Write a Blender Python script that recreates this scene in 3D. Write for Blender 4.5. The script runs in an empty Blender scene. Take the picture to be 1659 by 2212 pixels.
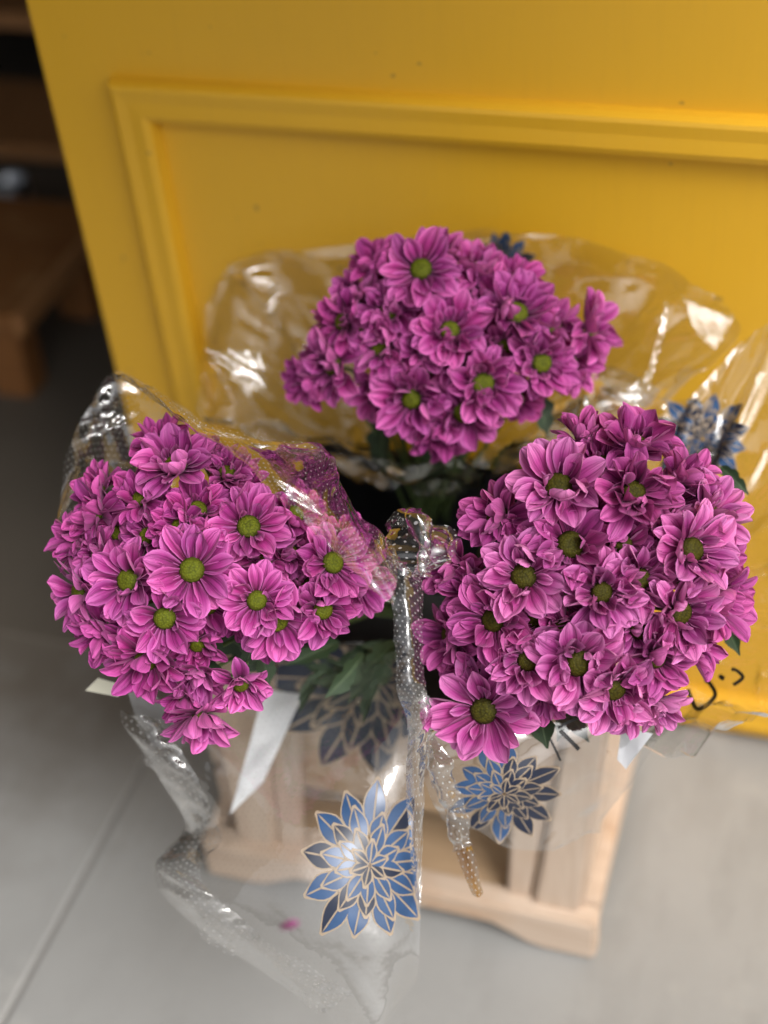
import bpy, bmesh, math, random
from mathutils import Vector, Matrix, noise
from mathutils.bvhtree import BVHTree
R = math.radians
random.seed(7)
sc = bpy.context.scene
col = sc.collection

# ------------------------------------------------------------------ camera
FPX = 1450.0                                    # focal length in pixels of a 768x1024 picture
def _n(v): return Vector(v).normalized()
_down = _n((176, -1688, -FPX)); _left = Vector((-4884, 662, -FPX))
_Z = -_down; _X = -_left; _X = (_X - _X.dot(_Z)*_Z).normalized(); _Y = _Z.cross(_X)
CM = Matrix((_X, _Y, _Z))                       # camera -> world
CAM = Vector((0, 0, 1.5))
cd = bpy.data.cameras.new('camera'); cam = bpy.data.objects.new('camera', cd); col.objects.link(cam)
cam.matrix_world = Matrix.Translation(CAM) @ CM.to_4x4()
cd.sensor_fit = 'VERTICAL'; cd.sensor_height = 24.0; cd.lens = FPX/1024*24
cd.clip_start = 0.05; cd.clip_end = 200
cd.dof.use_dof = True; cd.dof.focus_distance = 1.19; cd.dof.aperture_fstop = 1.35
sc.camera = cam

def ray(x, y):                                  # x, y on the photograph drawn 1659 wide
    return (CM @ Vector((x*768/1659-384, -(y*768/1659-512), -FPX))).normalized()
def at(x, y, t): return CAM + ray(x, y)*t
def atz(x, y, z):
    r = ray(x, y); return CAM + r*((z-CAM.z)/r.z)
def aty(x, y, Y):
    r = ray(x, y); return CAM + r*((Y-CAM.y)/r.y)

# ------------------------------------------------------------------ light
w = bpy.data.worlds.new('World'); sc.world = w; w.use_nodes = True
nt = w.node_tree; bg = nt.nodes['Background']
sky = nt.nodes.new('ShaderNodeTexSky'); sky.sky_type = 'NISHITA'; sky.sun_disc = False
SUN_EL, SUN_AZ = R(51), R(54)                   # azimuth measured from -Y (behind the camera) towards +X
sdir = Vector((math.sin(SUN_AZ)*math.cos(SUN_EL), -math.cos(SUN_AZ)*math.cos(SUN_EL), math.sin(SUN_EL)))
sky.sun_elevation = SUN_EL; sky.sun_rotation = math.atan2(sdir.x, sdir.y)
sky.air_density = 1.0; sky.dust_density = 6.0; sky.ozone_density = 1.0
hs = nt.nodes.new('ShaderNodeHueSaturation'); hs.inputs['Saturation'].default_value = 0.16   # overcast: the blue is veiled
nt.links.new(sky.outputs[0], hs.inputs['Color']); nt.links.new(hs.outputs[0], bg.inputs[0])
bg.inputs[1].default_value = 0.12
sl = bpy.data.lights.new('sun', 'SUN'); sl.energy = 1.5; sl.angle = R(22); sl.color = (1, .982, .955)
so = bpy.data.objects.new('sun', sl); col.objects.link(so); so.rotation_euler = (-sdir).to_track_quat('-Z', 'Y').to_euler()
so.location = sdir*6
sc.view_settings.view_transform = 'Standard'; sc.view_settings.look = 'None'
sc.view_settings.gamma = 1; sc.view_settings.exposure = 0.48; sc.view_settings.use_curve_mapping = False
sc.render.engine = 'CYCLES'
cy = sc.cycles
cy.max_bounces = 10; cy.diffuse_bounces = 4; cy.glossy_bounces = 4; cy.transmission_bounces = 6; cy.transparent_max_bounces = 40
cy.use_denoising = True; cy.sample_clamp_indirect = 6
try: cy.denoiser = 'OPENIMAGEDENOISE'
except Exception: pass

# ------------------------------------------------------------------ helpers
def tag(o, label, cat, group=None, kind=None):
    if label: o['label'] = label
    if cat: o['category'] = cat
    if group: o['group'] = group
    if kind: o['kind'] = kind
    return o
def empty(name, loc=(0, 0, 0)):
    o = bpy.data.objects.new(name, None); o.location = loc; o.empty_display_size = .02; col.objects.link(o); return o
def link(name, me, parent=None, mat=None):
    if mat is not None and not me.materials: me.materials.append(mat)
    o = bpy.data.objects.new(name, me); col.objects.link(o)
    if parent is not None:
        o.parent = parent
    return o
def world_child(o, parent):                     # mesh given in world coordinates, parent an unrotated Empty
    o.parent = parent; o.location = -parent.location; return o
def mesh(name, vs, fs, uvs=None, smooth=True):
    me = bpy.data.meshes.new(name); me.from_pydata([tuple(v) for v in vs], [], fs)
    if uvs is not None:
        ul = me.uv_layers.new(name='UVMap')
        for l in me.loops: ul.data[l.index].uv = uvs[l.vertex_index]
    if smooth: me.polygons.foreach_set('use_smooth', [True]*len(me.polygons))
    me.update(); return me
def bevel_box(name, lo, hi, b=.003, seg=2):
    bm = bmesh.new(); bmesh.ops.create_cube(bm, size=1)
    for v in bm.verts:
        v.co = Vector([lo[i] if v.co[i] < 0 else hi[i] for i in range(3)])
    if b: bmesh.ops.bevel(bm, geom=list(bm.edges), offset=b, segments=seg, affect='EDGES', clamp_overlap=True)
    me = bpy.data.meshes.new(name); bm.to_mesh(me); bm.free(); return me
def prism(name, pts, axis, b=.003):             # polygon of 3D points extruded along a vector
    bm = bmesh.new(); f = bm.faces.new([bm.verts.new(p) for p in pts])
    r = bmesh.ops.extrude_face_region(bm, geom=[f])
    for e in r['geom']:
        if isinstance(e, bmesh.types.BMVert): e.co += axis
    bmesh.ops.recalc_face_normals(bm, faces=bm.faces)
    if b: bmesh.ops.bevel(bm, geom=list(bm.edges), offset=b, segments=2, affect='EDGES', clamp_overlap=True)
    me = bpy.data.meshes.new(name); bm.to_mesh(me); bm.free(); return me
def tube(name, pts, rad, sides=6, taper=1.0):
    vs, fs = [], []; n = len(pts)
    for i, p in enumerate(pts):
        d = (pts[min(i+1, n-1)]-pts[max(i-1, 0)]).normalized()
        a = d.orthogonal().normalized() if i == 0 else (a - a.dot(d)*d).normalized()
        b = d.cross(a); r = rad*(1+(taper-1)*i/(n-1))
        for k in range(sides):
            q = 2*math.pi*k/sides; vs.append(p+(a*math.cos(q)+b*math.sin(q))*r)
    for i in range(n-1):
        for k in range(sides):
            k2 = (k+1) % sides; fs.append((i*sides+k, i*sides+k2, (i+1)*sides+k2, (i+1)*sides+k))
    fs.append(tuple(range(sides))[::-1]); fs.append(tuple((n-1)*sides+k for k in range(sides)))
    return mesh(name, vs, fs)

# ------------------------------------------------------------------ materials
class NT:
    def __init__(s, name):
        s.m = bpy.data.materials.new(name); s.m.use_nodes = True; s.t = s.m.node_tree
        s.b = s.t.nodes['Principled BSDF']; s.out = s.t.nodes['Material Output']
    def n(s, typ, **kw):
        o = s.t.nodes.new('ShaderNode'+typ)
        for k, v in kw.items():
            if k.startswith('i_'):
                key = k[2:]; o.inputs[int(key) if key.isdigit() else key.replace('_', ' ')].default_value = v
            else: setattr(o, k, v)
        return o
    def l(s, a, b): s.t.links.new(a, b)
    def math(s, op, a, b=None, c=None, clamp=False):
        o = s.n('Math', operation=op, use_clamp=clamp)
        for i, v in enumerate((a, b, c)):
            if v is None: continue
            if isinstance(v, (int, float)): o.inputs[i].default_value = v
            else: s.l(v, o.inputs[i])
        return o.outputs[0]
    def mix(s, f, a, b, blend='MIX'):
        o = s.n('Mix', data_type='RGBA', blend_type=blend)
        for i, v in ((0, f), (6, a), (7, b)):
            if isinstance(v, (int, float)): o.inputs[i].default_value = v
            elif isinstance(v, tuple): o.inputs[i].default_value = (*v, 1)
            else: s.l(v, o.inputs[i])
        return o.outputs[2]
    def ramp(s, f, stops):
        o = s.n('ValToRGB'); e = o.color_ramp.elements
        while len(e) < len(stops): e.new(.5)
        for x, (p, c) in zip(e, stops): x.position = p; x.color = (*c, 1) if len(c) == 3 else c
        s.l(f, o.inputs[0]); return o.outputs[0]
    def noise(s, vec, scale, detail=4, rough=.55, dim='3D'):
        o = s.n('TexNoise', i_Scale=scale, i_Detail=detail, i_Roughness=rough)
        if vec is not None: s.l(vec, o.inputs['Vector'])
        return o.outputs[0]
    def mapping(s, vec, scale=(1, 1, 1)):
        o = s.n('Mapping', i_Scale=scale); s.l(vec, o.inputs[0]); return o.outputs[0]
    def bump(s, h, strength, dist):
        o = s.n('Bump', i_Strength=strength, i_Distance=dist); s.l(h, o.inputs['Height']); s.l(o.outputs[0], s.b.inputs['Normal']); return o

def plain(name, c, rough=.6, var=.12, scale=30, metallic=0, spec=.5):
    k = NT(name); tc = k.n('TexCoord').outputs['Object']; nz = k.noise(tc, scale)
    k.l(k.mix(nz, tuple(x*(1-var) for x in c), tuple(min(1, x*(1+var)) for x in c)), k.b.inputs['Base Color'])
    k.b.inputs['Roughness'].default_value = rough; k.b.inputs['Metallic'].default_value = metallic
    k.b.inputs['Specular IOR Level'].default_value = spec
    return k.m

def petal_mat(name, tip, mid, base):
    k = NT(name)
    uv = k.n('UVMap'); sx = k.n('SeparateXYZ'); k.l(uv.outputs[0], sx.inputs[0]); u, v = sx.outputs[0], sx.outputs[1]
    rnd = k.n('ObjectInfo').outputs['Random']
    c = k.ramp(u, [(.08, base), (.54, mid), (.90, tip), (1, tuple(min(1, x*1.12) for x in tip))])  # magenta deepens to the base, darkened further as painted crevice shade
    # lengthwise veins
    cmb = k.n('CombineXYZ'); k.l(k.math('MULTIPLY', u, 1.3), cmb.inputs[0]); k.l(k.math('MULTIPLY', v, 20), cmb.inputs[1])
    k.l(k.math('MULTIPLY', rnd, 37), cmb.inputs[2])
    fine = k.noise(cmb.outputs[0], 1.0, 2, .5)
    groove = k.math('COSINE', k.math('MULTIPLY', k.math('SUBTRACT', v, .5), 2*math.pi*2.6))   # ridges
    vein = k.math('ADD', k.math('MULTIPLY', groove, .14), k.math('MULTIPLY', fine, .95))
    veinc = k.ramp(vein, [(.24, (.42, .26, .38)), (.50, (1, 1, 1)), (.76, (1.25, 1.5, 1.25))])
    c = k.mix(.85, c, veinc, 'MULTIPLY')
    edge = k.math('POWER', k.math('MULTIPLY', k.math('ABSOLUTE', k.math('SUBTRACT', v, .5)), 2.0), 7.0)
    c = k.mix(k.math('MULTIPLY', edge, .5), c, tuple(min(1, x*1.5+.06) for x in tip))
    hsv = k.n('HueSaturation'); k.l(c, hsv.inputs['Color'])
    k.l(k.math('ADD', .74, k.math('MULTIPLY', rnd, .36)), hsv.inputs['Value'])
    k.l(k.math('ADD', .488, k.math('MULTIPLY', rnd, .018)), hsv.inputs['Hue'])
    c = hsv.outputs[0]
    back = k.n('NewGeometry').outputs['Backfacing']                                             # paler undersides
    c = k.mix(k.math('MULTIPLY', back, .35), c, (min(1, tip[0]*1.15), tip[1]*1.6, tip[2]*1.15))
    k.l(c, k.b.inputs['Base Color']); k.b.inputs['Roughness'].default_value = .55
    k.b.inputs['Specular IOR Level'].default_value = .28
    k.b.inputs['Sheen Weight'].default_value = .12; k.b.inputs['Sheen Tint'].default_value = (1, .75, .95, 1)
    hgt = k.math('ADD', k.math('MULTIPLY', groove, .6), k.math('MULTIPLY', fine, .8))
    k.bump(hgt, .55, .0012)
    tr = k.n('BsdfTranslucent'); k.l(c, tr.inputs[0])
    ms = k.n('MixShader', i_0=.13); k.l(k.b.outputs[0], ms.inputs[1]); k.l(tr.outputs[0], ms.inputs[2]); k.l(ms.outputs[0], k.out.inputs[0])
    return k.m

def disc_mat(name, ca, cb):
    k = NT(name); tc = k.n('TexCoord').outputs['Object']
    vo = k.n('TexVoronoi', i_Scale=620.0); k.l(tc, vo.inputs['Vector']); d = vo.outputs['Distance']
    rnd = k.n('ObjectInfo').outputs['Random']
    sx = k.n('SeparateXYZ'); k.l(tc, sx.inputs[0])
    rr = k.math('SQRT', k.math('ADD', k.math('POWER', sx.outputs[0], 2.0), k.math('POWER', sx.outputs[1], 2.0)))
    c = k.ramp(k.math('MULTIPLY', rr, 110.0), [(0, tuple(x*.8 for x in ca)), (.55, ca), (1, cb)])
    c = k.mix(k.math('MULTIPLY', d, .9), c, tuple(x*.35 for x in cb))
    c = k.mix(k.math('MULTIPLY', rnd, .4), c, tuple(x*.55 for x in ca))
    k.l(c, k.b.inputs['Base Color']); k.b.inputs['Roughness'].default_value = .65; k.b.inputs['Specular IOR Level'].default_value = .15
    k.bump(k.math('SUBTRACT', 1.0, d), .7, .0010)
    return k.m

def leaf_mat():
    k = NT('leaf_green'); uv = k.n('UVMap'); sx = k.n('SeparateXYZ'); k.l(uv.outputs[0], sx.inputs[0])
    tc = k.n('TexCoord').outputs['Object']
    c = k.mix(k.noise(tc, 60), (.012, .03, .012), (.04, .075, .03))
    vein = k.math('LESS_THAN', k.math('ABSOLUTE', k.math('SUBTRACT', sx.outputs[1], .5)), .025)
    c = k.mix(k.math('MULTIPLY', vein, .6), c, (.14, .2, .1))
    k.l(c, k.b.inputs['Base Color']); k.b.inputs['Roughness'].default_value = .5; k.bump(k.noise(tc, 180), .4, .001)
    return k.m

def wood_mat(name, a, b, along='Z'):
    k = NT(name); tc = k.n('TexCoord').outputs['Object']
    s = {'X': (1.2, 14, 14), 'Y': (14, 1.2, 14), 'Z': (14, 14, 1.2)}[along]
    rnd = k.n('ObjectInfo').outputs['Random']; va = k.n('VectorMath', operation='ADD'); k.l(tc, va.inputs[0])
    cmb = k.n('CombineXYZ'); k.l(k.math('MULTIPLY', rnd, 9), cmb.inputs[0]); k.l(k.math('MULTIPLY', rnd, 5), cmb.inputs[1]); k.l(cmb.outputs[0], va.inputs[1])
    g = k.noise(k.mapping(va.outputs[0], s), 5.5, 6, .6); g2 = k.noise(va.outputs[0], 7, 3)
    c = k.mix(k.ramp(g, [(.3, (0, 0, 0)), (.7, (1, 1, 1))]), a, b)
    c = k.mix(k.math('MULTIPLY', k.ramp(g2, [(.55, (0, 0, 0)), (.72, (1, 1, 1))]), .45), c, (.42, .22, .09))
    k.l(c, k.b.inputs['Base Color']); k.b.inputs['Roughness'].default_value = .7; k.bump(g, .25, .002)
    return k.m

def concrete_mat():
    k = NT('concrete'); tc = k.n('TexCoord').outputs['Object']
    a = k.noise(tc, 1.6, 6, .6); b = k.noise(k.mapping(tc, (3, 1, 1)), 3.3, 5, .65); f = k.noise(tc, 90, 3)
    c = k.mix(k.ramp(a, [(.3, (0, 0, 0)), (.72, (1, 1, 1))]), (.245, .243, .235), (.34, .338, .328))
    c = k.mix(k.math('MULTIPLY', k.ramp(b, [(.50, (0, 0, 0)), (.64, (1, 1, 1))]), .45), c, (.21, .205, .195))
    c = k.mix(k.math('MULTIPLY', k.ramp(k.noise(tc, 5.1, 4), [(.58, (0, 0, 0)), (.68, (1, 1, 1))]), .5), c, (.42, .41, .385))
    c = k.mix(k.math('MULTIPLY', f, .25), c, (.22, .215, .2))
    # noisy-edged brown blend towards the shop floor
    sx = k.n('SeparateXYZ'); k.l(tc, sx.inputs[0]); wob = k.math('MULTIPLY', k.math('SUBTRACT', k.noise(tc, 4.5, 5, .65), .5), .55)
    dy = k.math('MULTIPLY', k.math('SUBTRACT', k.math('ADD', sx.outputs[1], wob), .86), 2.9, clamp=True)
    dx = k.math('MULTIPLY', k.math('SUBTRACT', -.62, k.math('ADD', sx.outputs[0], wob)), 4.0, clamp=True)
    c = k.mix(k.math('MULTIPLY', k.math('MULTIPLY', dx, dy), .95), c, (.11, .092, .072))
    k.l(c, k.b.inputs['Base Color']); k.b.inputs['Roughness'].default_value = .62; k.bump(f, .2, .002)
    return k.m

def paint_mat():
    k = NT('yellow_paint'); tc = k.n('TexCoord').outputs['Object']
    a = k.noise(tc, 2.2, 4); b = k.noise(k.mapping(tc, (30, 30, 2)), 4, 4)
    c = k.mix(a, (.68, .37, .016), (.74, .41, .022))
    c = k.mix(k.math('MULTIPLY', k.ramp(b, [(.5, (0, 0, 0)), (.8, (1, 1, 1))]), .10), c, (.5, .26, .02))
    spots = k.noise(tc, 48, 2); c = k.mix(k.math('MULTIPLY', k.ramp(spots, [(.745, (0, 0, 0)), (.77, (1, 1, 1))]), .5), c, (.2, .13, .04))
    k.l(c, k.b.inputs['Base Color']); k.b.inputs['Roughness'].default_value = .42; k.bump(k.math('ADD', b, k.noise(tc, 140, 2)), .10, .0015)
    return k.m

def film_mat(name, bump=.35, dots=.5, tint=(.965, .965, .96), refl=1.0, haze=.02, dot_size=.0072):
    k = NT(name); k.t.nodes.remove(k.b)
    uv = k.n('UVMap')
    def lattice(off):
        a = k.n('VectorMath', operation='MULTIPLY_ADD'); k.l(uv.outputs[0], a.inputs[0])
        a.inputs[1].default_value = (1/dot_size, 1/(dot_size*1.6), 0); a.inputs[2].default_value = off
        f = k.n('VectorMath', operation='FRACTION'); k.l(a.outputs[0], f.inputs[0])
        s = k.n('VectorMath', operation='SUBTRACT'); k.l(f.outputs[0], s.inputs[0]); s.inputs[1].default_value = (.5, .5, 0)
        s2 = k.n('VectorMath', operation='MULTIPLY'); k.l(s.outputs[0], s2.inputs[0]); s2.inputs[1].default_value = (1, 1.6, 0)
        L = k.n('VectorMath', operation='LENGTH'); k.l(s2.outputs[0], L.inputs[0]); return L.outputs['Value']
    d = k.math('MINIMUM', lattice((0, 0, 0)), lattice((.5, .5, 0)))
    dot = k.math('MULTIPLY', k.math('LESS_THAN', d, .125), dots)
    tc = k.n('TexCoord').outputs['Object']
    bp = k.n('Bump', i_Strength=bump, i_Distance=.004)
    k.l(k.math('ADD', k.noise(tc, 28, 3, .5), k.math('MULTIPLY', k.noise(k.mapping(tc, (1, 1, .35)), 90, 2), .25)), bp.inputs['Height'])
    lw = k.n('LayerWeight', i_Blend=.5); k.l(bp.outputs[0], lw.inputs['Normal'])
    fr = k.math('MULTIPLY_ADD', k.math('POWER', lw.outputs['Facing'], 4.0), .9, .045)
    gl = k.n('BsdfGlossy', i_Roughness=.03); gl.inputs[0].default_value = (1, 1, 1, 1); k.l(bp.outputs[0], gl.inputs['Normal'])
    tp = k.n('BsdfTransparent'); tp.inputs[0].default_value = (*tint, 1)
    df = k.n('BsdfDiffuse'); df.inputs[0].default_value = (.85, .85, .84, 1)
    tl = k.n('BsdfTranslucent'); tl.inputs[0].default_value = (.85, .85, .84, 1)
    dm = k.n('MixShader', i_0=.5); k.l(df.outputs[0], dm.inputs[1]); k.l(tl.outputs[0], dm.inputs[2])
    m1 = k.n('MixShader'); k.l(k.math('MAXIMUM', dot, haze), m1.inputs[0]); k.l(tp.outputs[0], m1.inputs[1]); k.l(dm.outputs[0], m1.inputs[2])
    m2 = k.n('MixShader'); k.l(k.math('MULTIPLY', fr, 2.4*refl, clamp=True), m2.inputs[0])
    k.l(m1.outputs[0], m2.inputs[1]); k.l(gl.outputs[0], m2.inputs[2]); k.l(m2.outputs[0], k.out.inputs[0])
    return k.m

M = dict(
    petal_a=petal_mat('petal_pink', (.68, .14, .46), (.42, .036, .245), (.12, .002, .05)),
    petal_a2=petal_mat('petal_pink_deep', (.57, .08, .36), (.37, .025, .20), (.12, .002, .05)),
    petal_b=petal_mat('petal_mauve', (.66, .18, .46), (.44, .052, .265), (.16, .005, .07)),
    petal_b2=petal_mat('petal_mauve_deep', (.53, .095, .34), (.36, .03, .20), (.13, .003, .058)),
    disc_a=disc_mat('disc_lime', (.17, .20, .010), (.055, .065, .008)),
    disc_b=disc_mat('disc_olive', (.085, .078, .006), (.022, .018, .003)),
    stem=plain('stem_green', (.10, .15, .05), .55), leaf=leaf_mat(),
    wood_z=wood_mat('pale_wood_upright', (.47, .35, .26), (.58, .46, .36), 'Z'),
    wood_x=wood_mat('pale_wood_level', (.47, .35, .26), (.58, .46, .36), 'X'),
    ply=wood_mat('plywood', (.38, .25, .14), (.48, .33, .20), 'X'),
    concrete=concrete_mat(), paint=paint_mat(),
    black=plain('black_plastic', (.012, .012, .013), .35, .3),
    film=film_mat('clear_film'), film_thick=film_mat('clear_film_folded', .22, dots=.75, tint=(.86, .855, .86), refl=1.2, haze=.05),
    film_front=film_mat('clear_film_front', dots=.10, haze=.025, refl=1.0),
    film_plain=film_mat('clear_film_plain', dots=.0, tint=(.93, .93, .925), refl=1.3, haze=.03),
    film_reflect=film_mat('reflection_tinted_film', dots=.9, tint=(.62, .40, .10), refl=1.0, haze=.02),  # clear film; the tint stands in for a yellow reflection
    blue=plain('blue_print', (.026, .068, .16), .26, .5, 45), shaded_blue=plain('shaded_blue_print', (.008, .014, .035), .3, .3, 60),  # same blue ink; darker copy paints petals that reflect no sky
    gold=plain('tan_print', (.32, .245, .17), .5, .15, 80), ink=plain('black_print', (.012, .011, .012), .35),
    white=plain('white_paper', (.60, .61, .63), .6, .10), cream=plain('cream_paper', (.62, .60, .48), .6, .1),
    orange=wood_mat('orange_wood', (.20, .075, .018), (.28, .115, .03), 'X'),
    orange_light=wood_mat('brown_wood', (.34, .15, .05), (.44, .21, .08), 'Y'),
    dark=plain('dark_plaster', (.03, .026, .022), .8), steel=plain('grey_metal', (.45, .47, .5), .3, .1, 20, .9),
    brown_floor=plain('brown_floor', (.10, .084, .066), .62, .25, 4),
    groove=plain('joint_dirt', (.2, .19, .18), .9),
)

# ------------------------------------------------------------------ setting
DOOR_Y = 1.301
floor = empty('floor'); tag(floor, 'light grey stained concrete floor with a straight joint', 'floor', kind='structure')
JX = -.80
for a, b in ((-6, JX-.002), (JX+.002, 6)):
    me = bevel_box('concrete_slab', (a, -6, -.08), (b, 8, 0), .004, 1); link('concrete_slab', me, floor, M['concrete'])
link('joint', bevel_box('joint', (JX-.002, -6, -.05), (JX+.002, 8, -.003), 0), floor, M['groove'])

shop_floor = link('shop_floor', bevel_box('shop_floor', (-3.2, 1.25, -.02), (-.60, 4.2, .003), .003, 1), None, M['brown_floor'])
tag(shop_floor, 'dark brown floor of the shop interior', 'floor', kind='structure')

# ------------------------------------------------------------------ yellow door panel
door = empty('door', (-.4, DOOR_Y, 0)); tag(door, 'yellow painted wooden door panel with a raised rectangular moulding', 'door')
def dpart(name, me, m='paint'): return world_child(link(name, me, None, M[m]), door)
DX0, DX1, DZ1 = -.846, .62, 1.95
dpart('panel', bevel_box('panel', (DX0, DOOR_Y, .006), (DX1, DOOR_Y+.045, DZ1), .004))
def moulding(x0, x1, z0, z1):
    wd, h, bo = .047, .019, .008
    prof = [(0, 0), (.001, h*.55), (bo*.5, h*.92), (bo, h), (wd*.45, h*.93), (wd-bo*1.4, h), (wd-bo*.5, h*.85), (wd-.001, h*.3), (wd, 0)]
    cs = [(x0, z0), (x1, z0), (x1, z1), (x0, z1)]; ins = [(1, 1), (-1, 1), (-1, -1), (1, -1)]
    for k in range(4):
        (ax, az), (bx, bz) = cs[k], cs[(k+1) % 4]; ia, ib = ins[k], ins[(k+1) % 4]; vs, fs = [], []
        for d, h_ in prof:
            vs.append((ax+ia[0]*d, DOOR_Y-h_, az+ia[1]*d)); vs.append((bx+ib[0]*d, DOOR_Y-h_, bz+ib[1]*d))
        for i in range(len(prof)-1): fs.append((2*i, 2*i+1, 2*i+3, 2*i+2))
        me = mesh('moulding', vs, fs, smooth=False); dpart('moulding', me)
moulding(-.762, .50, .035, .874)

# shop interior behind the open side of the door
def struct(name, lo, hi, m, label): o = link(name, bevel_box(name, lo, hi, 0), None, M[m]); tag(o, label, 'wall', kind='structure'); return o
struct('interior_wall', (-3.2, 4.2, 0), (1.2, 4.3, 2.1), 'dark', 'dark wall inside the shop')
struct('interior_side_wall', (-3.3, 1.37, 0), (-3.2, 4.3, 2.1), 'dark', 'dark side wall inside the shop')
struct('shade_wall', (-1.74, -.5, 0), (-1.60, 1.30, 1.96), 'dark', 'dark wall added out of view to shade the entrance')  # unseen wall, added to keep light off the left floor
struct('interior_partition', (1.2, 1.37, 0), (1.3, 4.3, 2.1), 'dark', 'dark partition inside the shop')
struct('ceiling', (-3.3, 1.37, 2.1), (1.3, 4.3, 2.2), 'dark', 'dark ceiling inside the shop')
struct('shade_slab', (-3.3, .40, 1.97), (.46, 1.295, 2.06), 'dark', 'dark slab added overhead, out of view, to shade the entrance')  # unseen overhead slab, added to shade the left floor and door
struct('facade', (.625, DOOR_Y, 0), (2.6, DOOR_Y+.06, 2.7), 'paint', 'yellow shop front beside the door')
struct('lintel', (-3.2, DOOR_Y+.002, 1.97), (.624, DOOR_Y+.06, 2.7), 'paint', 'yellow shop front above the door')

# bench and shelf inside
bench = empty('bench', (-1.6, 2.0, 0)); tag(bench, 'low orange-brown wooden bench in the dark shop interior', 'bench')
def bpart(name, me, m='orange'): return world_child(link(name, me, None, M[m]), bench)
for x, y in ((-1.43, 1.80), (-1.93, 1.80), (-1.93, 2.06), (-1.43, 2.06)):
    bpart('leg', prism('leg', [Vector((x, y, 0)), Vector((x+.075, y, 0)), Vector((x+.085, y, .166)), Vector((x+.01, y, .166))], Vector((0, .06, 0))))
bpart('seat', bevel_box('seat', (-1.98, 1.77, .165), (-1.33, 2.16, .20), .004))
bpart('lit_edge', bevel_box('lit_edge', (-1.329, 1.768, .162), (-1.308, 2.162, .203), .003), 'orange_light')  # lit side of the seat; lighter wood colour stands in for the light
rack = empty('wooden_shelf', (-1.9, 2.75, 0)); tag(rack, 'brown wooden shelf unit standing behind the bench in the dark', 'shelf')
for z in (.02, .33, .66):
    world_child(link('shelf_board', bevel_box('shelf_board', (-2.5, 2.62, z), (-1.55, 2.95, z+.035), .003), None, M['orange_light']), rack)
for x in (-2.5, -1.58):
    world_child(link('upright', bevel_box('upright', (x, 2.955, 0), (x+.03, 2.99, 1.3), .003), None, M['dark']), rack)
p = aty(2, 350, 2.3)
cup = empty('metal_cup', (p.x, p.y, 0)); cup.scale = (1.4, 1.4, 2.9); tag(cup, 'small round grey metal cup on the dark floor behind the bench', 'cup')
def lathe(name, prof, seg=20):
    vs, fs = [], []
    for r, z in prof:
        for k in range(seg): a = 2*math.pi*k/seg; vs.append((r*math.cos(a), r*math.sin(a), z))
    for i in range(len(prof)-1):
        for k in range(seg): k2 = (k+1) % seg; fs.append((i*seg+k, i*seg+k2, (i+1)*seg+k2, (i+1)*seg+k))
    return mesh(name, vs, fs)
link('bowl', lathe('bowl', [(.001, .001), (.018, .001), (.026, .01), (.03, .03), (.029, .05), (.027, .05), (.027, .03), (.02, .012), (.001, .008)]), cup, M['steel'])
link('rim', lathe('rim', [(.0285, .048), (.031, .05), (.0285, .053), (.0265, .05), (.0285, .048)]), cup, M['steel'])

# ------------------------------------------------------------------ wooden crate
crate = empty('wooden_crate', (-.4, 1.1, 0)); tag(crate, 'pale wooden crate with open lower front and feet, standing by yellow door', 'crate')
def cpart(name, me, m): return world_child(link(name, me, None, M[m]), crate)
CX0, CX1, CY0, CY1, CZ = -.632, -.172, .945, 1.262, .335
def rail(y0, y1, x0, x1):                       # bottom rail with feet at both ends
    pts = []; n = 24
    for i in range(n+1):
        s = i/n; x = x0+(x1-x0)*s; e = min(s, 1-s)
        q = min(1, max(0, (e-.13)/.14)); q = q*q*(3-2*q); pts.append((x, .002+.03*q))
    poly = [Vector((x, y0, z)) for x, z in pts]+[Vector((x1, y0, .07)), Vector((x0, y0, .07))]
    return prism('foot_rail', poly, Vector((0, y1-y0, 0)), .004)
cpart('foot_rail', rail(CY0-.018, CY0+.012, CX0-.012, CX1+.014), 'wood_x')
cpart('foot_rail', rail(CY1-.012, CY1+.014, CX0-.012, CX1+.014), 'wood_x')
for x in (CX0-.012, CX1-.010):
    cpart('side_rail', bevel_box('side_rail', (x, CY0+.0125, .03), (x+.022, CY1-.0125, .072), .003), 'wood_x')
cpart('base_board', bevel_box('base_board', (CX0+.012, CY0+.013, .045), (CX1-.012, CY1-.013, .06), .002), 'ply')
def board(name, pix, y, th, m, b=.004):         # front boards traced in their plane
    return cpart(name, prism(name, [aty(px, py, y) for px, py in pix], Vector((0, th, 0)), b), m)
FY = CY0-.004
board('corner_board', [(1146, 1958), (1256, 1990), (1318, 1560), (1222, 1560)], FY, .02, 'wood_z', .006)
board('corner_strip', [(1094, 1938), (1140, 1955), (1216, 1560), (1112, 1560)], FY+.006, .02, 'wood_z')
board('corner_board', [(512, 1815), (598, 1845), (560, 1450), (428, 1430)], FY, .02, 'wood_z', .006)
board('corner_strip', [(603, 1845), (650, 1862), (640, 1480), (566, 1455)], FY+.006, .02, 'wood_z')
cpart('front_panel', bevel_box('front_panel', (CX0+.06, CY0+.022, .165), (CX1-.075, CY0+.034, CZ), .002), 'ply')
cpart('top_rail', bevel_box('top_rail', (CX0+.06, CY0+.008, CZ-.03), (CX1-.075, CY0+.0215, CZ+.004), .003), 'wood_x')
cpart('back_panel', bevel_box('back_panel', (CX0+.01, CY1-.014, .073), (CX1-.01, CY1, CZ), .002), 'ply')
for x in (CX0+.001, CX1-.016):
    for z0, z1 in ((.075, .15), (.163, .24), (.253, CZ)):
        cpart('side_slat', bevel_box('side_slat', (x, CY0+.03, z0), (x+.013, CY1-.015, z1), .003), 'wood_x')

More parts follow.
